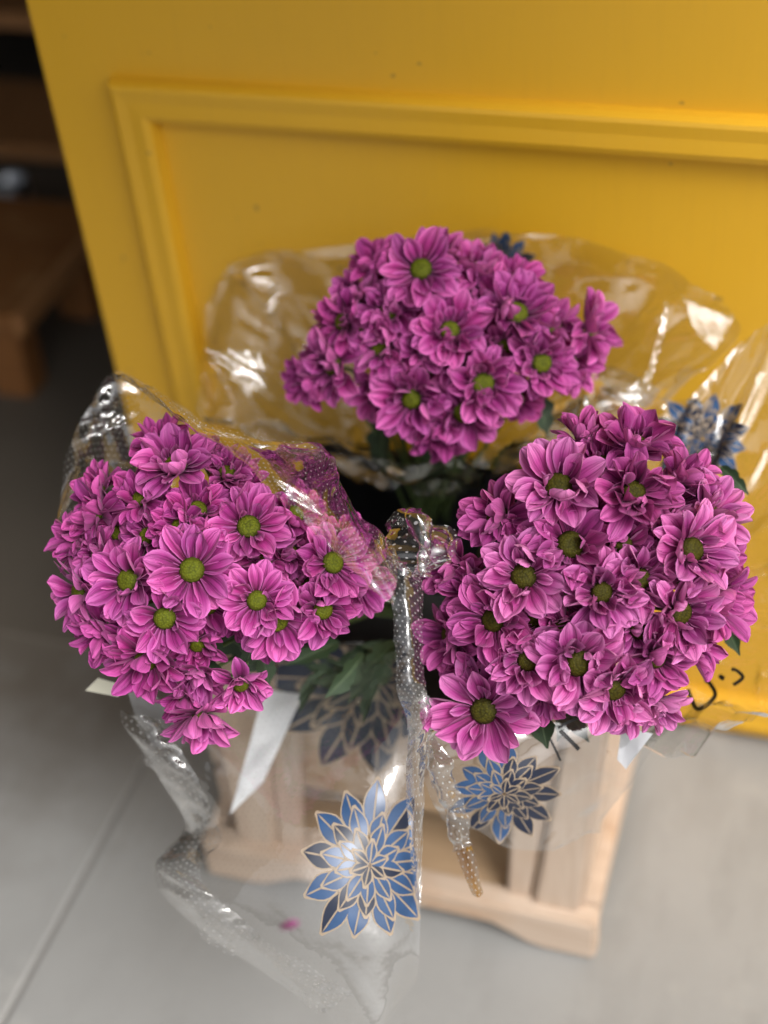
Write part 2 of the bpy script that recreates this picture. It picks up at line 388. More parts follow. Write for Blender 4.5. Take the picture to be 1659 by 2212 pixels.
# ------------------------------------------------------------------ black bucket in the crate
bucket = empty('flower_bucket', (-.4, 1.13, .061)); tag(bucket, 'black plastic flower bucket standing in the wooden crate', 'bucket')
def bucket_mesh():
    bm = bmesh.new(); sec = [(.125, .085, 0), (.155, .105, .39), (.163, .113, .395), (.163, .113, .402), (.150, .100, .402), (.120, .080, .01)]
    rings = []
    for a, b, z in sec:
        ring = []
        for k in range(32):
            q = 2*math.pi*k/32; c, s = math.cos(q), math.sin(q)
            ring.append(bm.verts.new((a*math.copysign(abs(c)**.45, c), b*math.copysign(abs(s)**.45, s), z)))
        rings.append(ring)
    for r0, r1 in zip(rings, rings[1:]):
        for k in range(32): bm.faces.new((r0[k], r0[(k+1) % 32], r1[(k+1) % 32], r1[k]))
    bm.faces.new(rings[0][::-1]); bm.faces.new(rings[-1])
    me = bpy.data.meshes.new('bucket_body'); bm.to_mesh(me); bm.free(); return me
link('bucket_body', bucket_mesh(), bucket, M['black'])
for s in (-1, 1):
    link('handle_lug', bevel_box('handle_lug', (s*.155-.018, -.02, .35), (s*.155+.018, .02, .375), .004), bucket, M['black'])

# ------------------------------------------------------------------ flowers
PS = (0, .2, .42, .64, .83, .95, 1.0)
def petal_mesh(i, rng):
    rows, cols = 7, 5; vs, uvs, fs = [], [], []
    bend = rng.uniform(-.5, 1.25); cup = rng.uniform(.1, 1.15); twist = rng.gauss(0, .25); wid = rng.uniform(.50, .64)
    tipcurl = rng.uniform(-2.2, 2.0); sharp = rng.uniform(1.8, 2.8); wav = rng.uniform(0, .05); ph = rng.uniform(0, 6); side = rng.gauss(0, .10); tw_ = rng.uniform(.08, .2)
    x = z = 0; ang = 0
    for r, s in enumerate(PS):
        if r:
            ds = s-PS[r-1]; ang = bend*s*.8+tipcurl*max(0, s-.55)**1.4
            x += math.cos(ang)*ds; z += math.sin(ang)*ds
        prof = .34+.66*math.sin(s/.62*math.pi/2)**1.15 if s < .62 else max(0, 1-((s-.62)/.38)**sharp)**.62
        if r == rows-1: prof = tw_
        wr = wid*.5*prof; tw = twist*s
        for c in range(cols):
            t = c/(cols-1)*2-1
            zz = cup*(1-.35*s)*abs(t)**1.8*wr*1.2+(.018*wid if abs(t) == .5 else 0)*math.sin(s*math.pi)+wav*math.sin(ph+s*6+t*2.5)*abs(t)
            yy = t*wr; y2 = yy*math.cos(tw)-zz*math.sin(tw)+side*s*s; z2 = yy*math.sin(tw)+zz*math.cos(tw)
            vs.append((x-math.sin(ang)*z2, y2, z+math.cos(ang)*z2)); uvs.append((s, .5+.5*t))
    for r in range(rows-1):
        for c in range(cols-1):
            a = r*cols+c; fs.append((a, a+cols, a+cols+1, a+1))
    return mesh('petal', vs, fs, uvs)
prng = random.Random(11)
PM = {}
for key in ('petal_a', 'petal_b', 'petal_a2', 'petal_b2'):
    PM[key] = []
    r2 = random.Random(23)
    for i in range(28):
        me = petal_mesh(i, r2); me.materials.append(M[key]); PM[key].append(me)
def disc_mesh(m):
    prof = [(.0001, .36), (.25, .35), (.5, .31), (.75, .2), (.93, .04), (1, -.15), (.9, -.35), (.4, -.6)]
    me = lathe('flower_disc', [(r*.0088, z*.0088) for r, z in prof], 18); me.materials.append(M[m]); return me
DM = {'disc_a': disc_mesh('disc_a'), 'disc_b': disc_mesh('disc_b')}
def leaf_mesh(rng):
    n = 11; vs, uvs, fs = [], [], []
    for i in range(n):
        s = i/(n-1); lob = .62+.38*abs(math.sin(s*math.pi*3.2+.3))
        wv = .34*math.sin(min(1, s*1.05)*math.pi)**.7*lob+.02
        zc = -.25*s*s
        for t in (-1, -.45, 0, .45, 1):
            vs.append((s-.12*abs(t)*(1-s)*.5, t*wv, zc+.10*abs(t)*wv*3+rng.uniform(-.012, .012))); uvs.append((s, .5+.5*t))
    for i in range(n-1):
        for c in range(4): a = i*5+c; fs.append((a, a+5, a+6, a+1))
    me = mesh('leaf', vs, fs, uvs); me.materials.append(M['leaf']); return me
lr = random.Random(5); LM = [leaf_mesh(lr) for _ in range(4)]

def bez(a, b, c, d, n=7):
    return [a*(1-t)**3+b*3*t*(1-t)**2+c*3*t*t*(1-t)+d*t**3 for t in [i/(n-1) for i in range(n)]]

def flower(pos, nrm, dia, style, bunch, label, group, rng, leaves=0, deep=True):
    """style: 'open' flat rays, 'cup' rays held up, 'ruffle' crumpled double, 'fill' hidden under others"""
    o = empty('chrysanthemum', pos); tag(o, label, 'flower', group)
    q = Vector((0, 0, 1)).rotation_difference(nrm) @ Matrix.Rotation(rng.uniform(0, 6.28), 3, 'Z').to_quaternion()
    o.rotation_mode = 'QUATERNION'; o.rotation_quaternion = q
    pm = PM[bunch['petal']+('2' if deep else '')]; Rr = dia/2; L = Rr*.90; ds = dia/.066
    d = link('flower_disc', DM[bunch['disc']], o); d.scale = (ds*rng.uniform(.92, 1.08),)*2+(ds*rng.uniform(.9, 1.25),); d.location = (0, 0, .002)
    if style == 'open':   rings = [(11, 1.0, (-8, 16), .5), (9, .92, (8, 34), .75), (rng.choice((0, 1, 2, 4)), .48, (30, 66), .85)]
    elif style == 'cup':  rings = [(12, 1.0, (-4, 24), .55), (9, .95, (18, 50), .75), (6, .56, (36, 72), .86)]
    elif style == 'ruffle': rings = [(12, 1.0, (-8, 34), .5), (10, .92, (16, 62), .7), (6, .60, (36, 92), .8)]
    else:                 rings = [(10, 1.0, (5, 30), .5), (7, .85, (25, 55), .5)]
    for ri, (n, ls, (e0, e1), r0) in enumerate(rings):
        off = rng.uniform(0, 6.28)
        for k in range(n):
            if style != 'fill' and rng.random() < .04: continue
            az = off+2*math.pi*(k+rng.uniform(-.28, .28))/n; el = R(rng.uniform(e0, e1))
            ln = L*ls*rng.uniform(.86, 1.08); ws = ln*rng.uniform(.88, 1.12)*(1.0 if style != 'ruffle' else .95)
            p = link('petal', rng.choice(pm), o)
            roll = rng.gauss(0, .16 if style != 'ruffle' else .38)
            mrot = Matrix.Rotation(az, 4, 'Z') @ Matrix.Translation((.0088*ds*r0*1.25, 0, -.0035+.0016*ri)) @ Matrix.Rotation(-el, 4, 'Y') @ Matrix.Rotation(roll, 4, 'X') @ Matrix.Rotation(rng.gauss(0, .07), 4, 'Z')
            p.matrix_local = mrot @ Matrix.Diagonal((ln, ws, ln, 1))
    # stem runs back to where the bunch is tied
    inv = q.to_matrix().transposed()
    neck = bunch['neck']+Vector((rng.uniform(-.02, .02), rng.uniform(-.02, .02), rng.uniform(-.03, 0)))
    a = Vector((0, 0, -.003)); dd = inv @ (neck-pos)
    pts = bez(a, Vector((0, 0, -.05)), dd*.6+Vector((0, 0, -.01)), dd)
    link('stem', tube('stem', pts, .0017, 5, 1.3), o, M['stem'])
    lk = empty  # keep names short below
    for k in range(leaves):
        i = rng.choice((1, 2, 3)); base = pts[i]; lf = link('leaf', rng.choice(LM), o)
        sz = rng.uniform(.035, .06)
        lf.matrix_local = Matrix.Translation(base) @ Matrix.Rotation(rng.uniform(0, 6.28), 4, 'Z') @ Matrix.Rotation(R(rng.uniform(-20, 50)), 4, 'Y') @ Matrix.Diagonal((sz, sz*.9, sz, 1))
    # calyx
    return o

def zone(x0, y0, s): return lambda x, y: ((x0+x*s)/1.82278, (y0+y*s)/1.82278, s/1.82278)
ZL, ZR, ZT = zone(100, 1500, .9644), zone(1500, 1450, .9186), zone(700, 800, 1.4009)
A_, C_, F_ = 'open', 'cup', 'ruffle'
# disc x, disc y, diameter (in zoomed pixels), style, extra depth, blend towards the lens, tilt right, tilt down (in picture)
LEFT = [(672, 765, 360, A_, -.01, .75, -.05, 0), (948, 895, 290, A_, -.015, .75, .05, .05), (912, 575, 330, A_, 0, .55, 0, -.15), (562, 985, 320, A_, -.01, .5, .1, .25),
    (385, 815, 330, C_, 0, .45, -.25, .1), (745, 930, 270, A_, .014, .5, .1, .3), (1035, 1010, 330, A_, -.002, .4, .1, .55), (1235, 945, 300, C_, -.004, .5, .15, .2),
    (1278, 735, 310, A_, -.01, .55, .2, .0), (1405, 835, 300, C_, .008, .3, .45, .5), (470, 1185, 330, C_, 0, .3, 0, .55), (892, 1285, 250, C_, -.008, .3, .25, .6),
    (722, 1432, 300, C_, -.005, .25, .2, .7), (600, 310, 330, F_, 0, .4, -.05, -.2), (1135, 525, 260, C_, .01, .2, .5, -.1), (1340, 660, 270, F_, .012, .2, .4, -.1),
    (700, 500, 260, C_, .006, .4, .1, -.2), (600, 575, 250, C_, .004, .3, -.3, -.1), (240, 520, 290, F_, .01, .2, -.4, -.1), (165, 870, 300, A_, .012, .2, -.5, .2),
    (265, 1050, 290, F_, .012, .2, -.4, .4), (440, 450, 270, F_, .008, .3, -.2, -.2), (830, 340, 250, F_, .016, .3, .2, -.3), (540, 200, 250, F_, .025, .2, 0, -.5),
    (380, 1110, 240, F_, .012, .2, -.2, .4), (700, 1110, 250, F_, .02, .3, .1, .5), (700, 1250, 250, F_, .016, .2, .1, .7), (985, 715, 250, F_, .02, .4, .1, 0),
    (385, 945, 250, F_, .016, .3, -.3, .3), (150, 640, 250, F_, .02, .2, -.5, 0), (260, 410, 240, F_, .024, .2, -.4, -.3), (720, 270, 220, F_, .022, .2, .1, -.4),
    (470, 620, 240, F_, .016, .4, -.2, 0), (850, 770, 230, F_, .024, .5, 0, 0), (1160, 840, 230, F_, .024, .4, .1, .1), (250, 700, 240, F_, .018, .3, -.4, 0), (640, 1360, 230, F_, .02, .2, 0, .7), (1100, 690, 240, F_, .018, .4, .2, 0)]
RIGHT = [(425, 1485, 430, A_, -.012, .7, -.1, .2), (625, 1265, 340, C_, -.008, .65, 0, .15), (462, 1085, 370, C_, -.008, .55, -.15, .1), (600, 885, 390, C_, -.01, .6, -.1, 0),
    (425, 1290, 280, F_, .018, .4, -.1, .2), (760, 485, 400, C_, -.008, .5, 0, .0), (1100, 515, 400, F_, -.008, .5, .1, .05), (818, 745, 390, C_, 0, .55, .1, 0),
    (860, 1290, 400, C_, -.006, .45, .15, .25), (1015, 1410, 360, C_, -.004, .4, .15, .35), (662, 1075, 270, F_, .016, .6, 0, 0), (1375, 770, 380, C_, -.004, .4, .3, .05),
    (1325, 1060, 370, C_, 0, .4, .3, .2), (1110, 275, 350, C_, .008, .3, .05, -.25), (870, 250, 280, F_, .02, .25, -.05, -.35), (470, 610, 340, F_, .006, .3, -.3, -.15),
    (265, 840, 320, F_, .012, .25, -.45, 0), (250, 1160, 320, C_, .012, .25, -.45, .15), (955, 960, 350, F_, -.004, .6, .05, .05), (1130, 900, 330, F_, .004, .5, .15, .05),
    (1215, 1275, 330, C_, 0, .35, .25, .35), (1215, 1490, 260, F_, .01, .25, .25, .5), (1500, 1010, 360, C_, .014, .2, .5, .2), (1465, 600, 340, F_, .012, .25, .4, -.15),
    (1330, 430, 310, F_, .016, .25, .25, -.3), (680, 1430, 290, F_, .016, .3, 0, .45), (350, 940, 300, F_, .012, .35, -.3, .05), (1050, 740, 290, F_, .012, .5, .1, -.05),
    (1085, 1500, 260, F_, .008, .25, .1, .5), (1260, 690, 290, F_, .016, .4, .25, 0), (780, 1120, 280, F_, .016, .6, .05, .1), (1130, 1130, 300, F_, .012, .5, .15, .15), (640, 660, 290, F_, .016, .45, -.1, -.1), (930, 620, 280, F_, .018, .5, 0, -.1), (1400, 1220, 280, F_, .02, .25, .4, .3), (320, 1280, 270, F_, .02, .3, -.35, .25), (1500, 800, 270, F_, .022, .2, .5, 0), (960, 375, 300, F_, .018, .4, 0, -.2), (1290, 555, 300, F_, .02, .4, .2, -.1)]
TOP = [(680, 172, 205, A_, -.012, .6, -.05, 0), (1035, 450, 200, C_, -.008, .5, .1, .15), (865, 510, 215, C_, -.012, .55, .1, .15), (650, 560, 220, C_, -.008, .45, -.1, .25),
    (808, 602, 200, A_, -.01, .5, .05, .35), (765, 345, 210, C_, 0, .3, 0, -.1), (965, 290, 230, C_, 0, .3, .1, -.15), (1190, 345, 195, C_, .008, .2, .4, -.05),
    (548, 145, 180, F_, .008, .2, -.3, -.3), (850, 160, 180, F_, .01, .25, .1, -.3), (960, 195, 170, F_, .014, .2, .2, -.3), (440, 320, 190, F_, .006, .25, -.4, -.1),
    (410, 460, 210, F_, .002, .2, -.35, .2), (580, 290, 190, F_, .004, .35, -.2, -.1), (555, 400, 190, F_, .004, .4, -.2, .05), (735, 655, 190, F_, .0, .3, 0, .55),
    (1130, 455, 185, F_, .012, .25, .35, .15), (345, 505, 175, F_, .01, .2, -.5, .2), (785, 435, 180, F_, .006, .5, 0, .1), (640, 240, 175, F_, .012, .3, -.1, -.1),
    (545, 545, 170, F_, .016, .3, -.2, .3), (880, 235, 175, F_, .012, .4, .1, -.1), (480, 240, 170, F_, .014, .2, -.3, -.2), (735, 110, 165, F_, .014, .2, .1, -.4),
    (690, 400, 185, F_, .006, .5, -.1, .1), (615, 480, 170, F_, .012, .4, -.1, .2), (930, 400, 170, F_, .014, .4, .15, .1), (1080, 340, 175, F_, .012, .3, .3, 0)]
BUNCH = dict(
    L=dict(z=ZL, c=(470, 1235), r=(400, 400), tc=1.285, rz=.095, neck=Vector((-.40, 1.08, .40)), petal='petal_a', disc='disc_a', data=LEFT, seed=3),
    R=dict(z=ZR, c=(1270, 1250), r=(400, 430), tc=1.285, rz=.11, neck=Vector((-.29, 1.09, .38)), petal='petal_b', disc='disc_b', data=RIGHT, seed=4),
    T=dict(z=ZT, c=(975, 740), r=(400, 300), tc=1.44, rz=.095, neck=Vector((-.40, 1.17, .44)), petal='petal_a', disc='disc_a', data=TOP, seed=5))
WHERE = dict(L='bunch leaning over the floor', R='fullest bunch', T='bunch against the door')
GRP = dict(L='chrysanthemums of the bunch leaning over the floor', R='chrysanthemums of the fullest bunch', T='chrysanthemums of the bunch against the door')
LOOK = {A_: 'open', C_: 'cup-shaped', F_: 'ruffled'}
SIDES = dict(L=('facing the fullest bunch', 'above the hanging film', 'facing the dark interior', 'towards the yellow door', 'in the heart'),
             R=('facing the lettered film', 'above the crate front', 'beside the film seam', 'nearest the door bunch', 'in the heart'),
             T=('near the crinkled film corner', 'above the black bucket', 'towards the moulding upright', 'highest up the door', 'in the heart'))
def rimword(B, x, y):
    e = math.hypot((x-B['c'][0])/B['r'][0], (y-B['c'][1])/B['r'][1])
    return '' if e < .42 else (', shoulder' if e < .76 else ', outer edge')
def side(key, B, x, y):
    ex, ey = (x-B['c'][0])/B['r'][0], (y-B['c'][1])/B['r'][1]
    if math.hypot(ex, ey) < .42: return SIDES[key][4]
    return SIDES[key][int(((math.atan2(ey, ex)+math.pi/4) % (2*math.pi))//(math.pi/2))]
SPECIAL = {('L', 0): 'largest open pink chrysanthemum, lime green eye, heart of the bunch leaning over the floor', ('L', 12): 'drooping pink chrysanthemum hanging lowest beside the white paper strip',
    ('L', 11): 'small nodding pink chrysanthemum just above the white paper strip', ('R', 0): 'largest pale mauve chrysanthemum with dark olive eye above the blue printed flower on film',
    ('T', 0): 'topmost open pink chrysanthemum with bright green eye against the yellow door', ('T', 1): 'pink chrysanthemum with bright green eye at the film rim of the bunch against the door',
    ('L', 8): 'pink chrysanthemum half covered by the dotted film flap'}
ROOT = {}
MADE = {}
def bunch_pos(B, x, y, dz):
    ex, ey = (x-B['c'][0])/B['r'][0], (y-B['c'][1])/B['r'][1]
    k = math.sqrt(max(.06, 1-ex*ex-ey*ey)); t = B['tc']-B['rz']*k+dz
    nc = CM @ Vector((ex, -ey, k))
    return at(x, y, t), nc.normalized()
for key, B in BUNCH.items():
    rng = random.Random(B['seed'])
    for i, (zx, zy, D, st, dz, face, tx, ty) in enumerate(B['data']):
        x, y, s = B['z'](zx, zy)
        pos, nrm = bunch_pos(B, x, y, dz)
        tocam = (CAM-pos).normalized()
        nn = (nrm*(1-face)*.8+tocam*face+Vector((0, 0, .15))+CM @ Vector((tx, -ty, 0))*.9).normalized()
        dist = (pos-CAM).length; dia = D*s*768/1659/FPX*dist*1.10
        deep = rng.random() < (.2 if st == A_ else .42)
        lab = SPECIAL.get((key, i)) or f"{LOOK[st]} {'deep-pink' if deep else 'light-pink'} chrysanthemum {side(key, B, x, y)}{rimword(B, x, y)} of the {WHERE[key]}"
        g = None if (key, i) in SPECIAL else GRP[key]+', '+{A_: 'wide open', C_: 'cupped', F_: 'ruffled'}[st]
        pos = pos-nn*.012
        MADE[key, i] = flower(pos, nn, dia, st, B, lab, g, rng, deep=deep, leaves=(1 if rng.random() < .45 else 0)+(2 if ty > .3 and key == 'L' else 0))
    # deeper flowers glimpsed between the front ones
    for j in range(11):
        a = rng.uniform(0, 6.28); rr = math.sqrt(rng.random())*.72
        x = B['c'][0]+B['r'][0]*rr*math.cos(a); y = B['c'][1]+B['r'][1]*rr*math.sin(a)*.8
        pos, nrm = bunch_pos(B, x, y, .045)
        flower(pos, (nrm+Vector((rng.uniform(-.4, .4), rng.uniform(-.4, .4), .3))).normalized(), .056, 'fill', B,
               f"shaded chrysanthemum deep between others {side(key, B, x, y)} of the {WHERE[key]}", GRP[key]+', deep', rng, leaves=1)

# larger leaves that show below the bunches
def big_leaf(key, i, base, tip, t0, t1, roll, wd=.62):
    o = MADE[key, i]; a, b = at(*base, t0), at(*tip, t1); x = (b-a); L = x.length; x.normalize()
    up = (Vector((0, 0, 1))*.5+(CAM-a).normalized()); z = (up-up.dot(x)*x).normalized(); y = z.cross(x)
    m = Matrix((x, y, z)).transposed().to_4x4(); m.translation = a
    W = m @ Matrix.Rotation(roll, 4, 'X') @ Matrix.Diagonal((L, L*wd, L, 1))
    loc = Matrix.LocRotScale(o.location, o.rotation_quaternion, None)
    lf = link('leaf', LM[(i*7+int(base[0])) % 4], o); lf.matrix_local = loc.inverted() @ W
lrng = random.Random(9)
for n_ in range(18):
    bx, by = lrng.uniform(700, 880), lrng.uniform(1385, 1470); a_ = lrng.uniform(R(110), R(215)); ln_ = lrng.uniform(55, 110); t_ = lrng.uniform(1.37, 1.46)
    bl = (lrng.choice((6, 7, 9, 11)), (bx, by), (bx+ln_*math.cos(a_), by+ln_*math.sin(a_)), t_, t_-lrng.uniform(0, .04), lrng.uniform(-.8, .8), lrng.uniform(.45, .75))
    big_leaf('L', *bl)
for bl in ((25, (1160, 1510), (1175, 1600), 1.30, 1.27, .2, .9), (25, (1200, 1500), (1110, 1580), 1.33, 1.29, -.3), (9, (1220, 1520), (1260, 1590), 1.33, 1.30, .3), (22, (1560, 1330), (1590, 1400), 1.34, 1.31, .2),
           (9, (1240, 1500), (1210, 1585), 1.34, 1.31, -.1), (24, (1560, 1010), (1610, 1060), 1.35, 1.33, .2), (4, (1010, 1500), (960, 1570), 1.33, 1.3, .1)):
    big_leaf('R', *bl)

for key, B in BUNCH.items():                    # leaves among the stems under each dome
    for n_ in range(16):
        a_ = lrng.uniform(0, 6.28); q_ = math.sqrt(lrng.random())*.62; bx, by = B['c'][0]+B['r'][0]*q_*math.cos(a_), B['c'][1]+B['r'][1]*q_*math.sin(a_)
        a2 = lrng.uniform(0, 6.28); ln_ = lrng.uniform(70, 110); t_ = B['tc']+lrng.uniform(-.02, .03)
        big_leaf(key, lrng.randrange(len(B['data'])), (bx, by), (bx+ln_*math.cos(a2), by+ln_*math.sin(a2)), t_, t_+lrng.uniform(-.01, .02), lrng.uniform(-.5, .5), .8)

# ------------------------------------------------------------------ clear film sleeves
def cat(p0, p1, p2, p3, t):
    return .5*((2*p1)+(p2-p0)*t+(2*p0-5*p1+4*p2-p3)*t*t+(3*p1-p0-3*p2+p3)*t**3)
def spline(pts, s, closed=False):
    n = len(pts)
    if closed:
        f = s*n; i = int(f) % n; t = f-int(f); return cat(pts[(i-1) % n], pts[i], pts[(i+1) % n], pts[(i+2) % n], t)
    f = min(s, .999999)*(n-1); i = int(f); t = f-i
    return cat(pts[max(i-1, 0)], pts[i], pts[min(i+1, n-1)], pts[min(i+2, n-1)], t)
def P3(q):
    if isinstance(q, Vector): return q
    if len(q) == 4: return aty(q[0], q[1], q[2])
    return at(*q)
def tri(x): x = x-math.floor(x); return abs(x-.5)*2
class Film:
    def __init__(s, name, rows, nu, nv, amp, seed, mat, parent, closed=False, freq=14, radial=0):
        rng = random.Random(seed); g = [[P3(q) for q in r] for r in rows]
        W = sum((g[0][i+1]-g[0][i]).length for i in range(len(g[0])-1)); W = max(W, sum((g[len(g)//2][i+1]-g[len(g)//2][i]).length for i in range(len(g[0])-1)))
        H = max(sum((g[j+1][i]-g[j][i]).length for j in range(len(g)-1)) for i in (0, len(g[0])//2, len(g[0])-1))
        folds = []
        for k in range(9):
            a = rng.uniform(0, math.pi); f = freq*rng.uniform(.5, 2.2)
            folds.append((math.cos(a)*f, math.sin(a)*f, rng.random(), rng.uniform(.4, 1)/(f/freq), rng.uniform(0, 10)))
        pts = []
        for j in range(nv+1):
            v = j/nv; 
            rowp = [spline([g[r][c] for r in range(len(g))], v) for c in range(len(g[0]))]
            for i in range(nu+(0 if closed else 1)):
                pts.append(spline(rowp, i/nu, closed))
        ni = nu if closed else nu+1
        fs = []
        for j in range(nv):
            for i in range(nu):
                i2 = (i+1) % ni; fs.append((j*ni+i, j*ni+i2, (j+1)*ni+i2, (j+1)*ni+i))
        me0 = mesh('t', pts, fs); nr = [vv.normal.copy() for vv in me0.vertices]; bpy.data.meshes.remove(me0)
        out, uvs = [], []
        for j in range(nv+1):
            for i in range(ni):
                u, v = i/nu*W, j/nv*H; d = 0
                for cx, cy, ph, wt, sd in folds:
                    m = noise.noise(Vector((u*9+sd, v*9, sd)))
                    d += wt*(tri(u*cx+v*cy+ph+.35*m)-.5)*max(0, .55+m)
                if radial: d += radial*(tri(u*freq*1.3+.4*noise.noise(Vector((u*12, v*5, seed))))-.5)*(1-.6*j/nv)
                out.append(pts[j*ni+i]+nr[j*ni+i]*amp*d); uvs.append((u, v))
        s.vs = out; s.fs = fs; s.bvh = BVHTree.FromPolygons(out, fs)
        s.o = world_child(link(name, mesh(name, out, fs, uvs), None, mat), parent); s.parent = parent
    def hit(s, x, y, lift=.0005):
        r = ray(x, y); loc, nrm, idx, d = s.bvh.ray_cast(CAM, r)
        if loc is None: return None
        if nrm.dot(r) > 0: nrm = -nrm
        return loc+nrm*lift

def poly_on(film, polys, mats, name, parent, lifts):
    """flat print: 2D pixel polygons laid on a film surface. polys: list of (strip rows, material index, lift)"""
    vs, fs, mi = [], [], []
    for rows, m, lift in polys:
        base = len(vs); idx = []
        for row in rows:
            ri = []
            for (x, y) in row:
                h = film.hit(x, y, lift)
                if h is None: ri.append(None)
                else: ri.append(len(vs)); vs.append(h)
            idx.append(ri)
        for a, b in zip(idx, idx[1:]):
            for k in range(len(a)-1):
                q = (a[k], a[k+1], b[k+1], b[k])
                if None in q: continue
                if max((vs[q[i]]-vs[q[(i+1) % 4]]).length for i in range(4)) > .05: continue
                fs.append(q); mi.append(m)
    me = mesh(name, vs, fs)
    for m in mats: me.materials.append(m)
    me.polygons.foreach_set('material_index', mi)
    return link(name, me, film.o)

def printed_flower(film, cx, cy, rx, ry, seed, rot=0, dark=0, skip=()):
    rng = random.Random(seed); outl, halves = [], []
    def petal(a, r0, r1, wd, lift, k):
        n = 8; c, s = math.cos(a), math.sin(a)
        def pt(l, w): return (cx+rx*(l*c-w*s), cy+ry*(l*s+w*c))
        shaded_blue = rng.random() < .30 or (dark and math.cos(a-dark[0]) > dark[1])
        for grow, lst in ((.022, outl), (0, halves)):
            left, right, mid = [], [], []
            for i in range(n+1):
                q = i/n; l = r0+(r1-r0)*q; w_ = wd*(math.sin(min(1, q/.55)*math.pi/2)**.8 if q < .55 else (1-((q-.55)/.45)**1.7))*(1 if q > 0 else .4)+.002
                if q == 0: w_ = wd*.35
                if grow:
                    l2 = l+(grow*1.6 if i == n else 0); left.append([pt(l2, -w_-grow), pt(l2, 0), pt(l2, w_+grow)])
                else:
                    left.append([pt(l, -w_), pt(l, -min(w_*.5, .012))]); right.append([pt(l, min(w_*.5, .012)), pt(l, w_)])
            if grow: lst.append((left, 0, lift))
            else: lst.append((left, 1 if shaded_blue else 0, lift+.0005)); lst.append((right, 1 if (shaded_blue or rng.random() < .15) else 0, lift+.0005))
    for ring, (n, r0, r1, wd) in enumerate(((12, .36, 1.0, .15), (11, .24, .70, .115), (9, .12, .48, .09), (6, .03, .28, .06))):
        for k in range(n):
            a = rot+2*math.pi*(k+.5*(ring % 2)+rng.uniform(-.12, .12))/n
            petal(a, r0, r1*rng.uniform(.86, 1.05), wd, .0006+ring*.0012, k)
    root = poly_on(film, halves, [M['blue'], M['shaded_blue']], 'printed_flower', film.parent, None)
    ol = poly_on(film, outl, [M['gold']], 'printed_outline', film.parent, None)
    return root
def stroke(film, pts, wd):
    rows = []
    for i, p in enumerate(pts):
        a, b = pts[max(i-1, 0)], pts[min(i+1, len(pts)-1)]; dx, dy = b[0]-a[0], b[1]-a[1]; L = math.hypot(dx, dy) or 1
        nx, ny = -dy/L*wd/2, dx/L*wd/2; rows.append([(p[0]-nx, p[1]-ny), (p[0]+nx, p[1]+ny)])
    return (rows, 0, .0008)
def smooth2(pts, n=24):
    v = [Vector((a, b, 0)) for a, b in pts]; return [tuple(spline(v, i/n)[:2]) for i in range(n+1)]

# --- sleeve of the bunch leaning over the floor
SL = empty('film_sleeve', (-.5, .85, .5)); tag(SL, 'clear dotted film sleeve with blue flower prints, hanging open over the concrete', 'wrapper')
front = Film('film_front', [
    [(270, 1480, 1.36), (430, 1500, 1.36), (600, 1480, 1.37), (760, 1440, 1.37), (868, 1400, 1.29)],
    [(330, 1650, 1.38), (460, 1640, 1.33), (620, 1620, 1.32), (770, 1600, 1.31), (885, 1570, 1.29)],
    [(395, 1790, 1.42), (500, 1790, 1.33), (640, 1780, 1.29), (790, 1770, 1.29), (898, 1760, 1.31)],
    [(335, 1880, 1.38), (480, 1920, 1.32), (640, 1930, 1.29), (790, 1930, 1.29), (908, 1945, 1.32)],
    [(400, 1985, 1.38), (520, 2030, 1.34), (650, 2060, 1.31), (790, 2060, 1.30), (906, 2060, 1.32)],
    [(640, 2150, 1.39), (690, 2180, 1.37), (740, 2214, 1.35), (820, 2216, 1.33), (900, 2115, 1.34)]], 90, 110, .002, 1, M['film_front'], SL, freq=9)
Film('film_fold', [
    [(252, 1540, 1.36), (330, 1660, 1.375), (400, 1786, 1.41), (336, 1880, 1.375), (420, 2000, 1.375), (560, 2097, 1.38), (690, 2192, 1.36)],
    [(300, 1545, 1.34), (376, 1670, 1.35), (436, 1793, 1.38), (380, 1885, 1.35), (470, 1994, 1.35), (600, 2082, 1.35), (725, 2170, 1.345)],
    [(345, 1555, 1.35), (425, 1680, 1.345), (475, 1800, 1.36), (432, 1890, 1.345), (520, 1986, 1.34), (640, 2070, 1.335), (762, 2150, 1.33)]], 100, 24, .006, 2, M['film'], SL, freq=22)
flap = Film('film_flap', [
    [(250, 803, 1.34), (340, 850, 1.30), (430, 912, 1.25), (560, 953, 1.23), (700, 966, 1.24), (735, 1040, 1.21), (800, 1130, 1.18), (862, 1205, 1.17)],
    [(252, 806, 1.325), (338, 858, 1.27), (425, 920, 1.19), (540, 975, 1.155), (650, 1040, 1.145), (715, 1105, 1.135), (795, 1190, 1.13), (858, 1250, 1.135)],
    [(255, 810, 1.325), (335, 866, 1.26), (420, 932, 1.17), (520, 995, 1.13), (615, 1084, 1.115), (700, 1172, 1.11), (790, 1258, 1.11), (850, 1310, 1.12)]], 110, 40, .004, 3, M['film'], SL, freq=20)
Film('film_rolled_edge', [
    [(246, 800, 1.34), (340, 846, 1.29), (430, 906, 1.235), (560, 948, 1.215), (700, 962, 1.235)],
    [(250, 810, 1.325), (338, 862, 1.275), (430, 925, 1.22), (560, 964, 1.20), (700, 976, 1.225)],
    [(256, 808, 1.34), (344, 856, 1.29), (434, 918, 1.235), (560, 958, 1.22), (700, 970, 1.24)]], 60, 8, .002, 33, M['film_thick'], SL, freq=30)
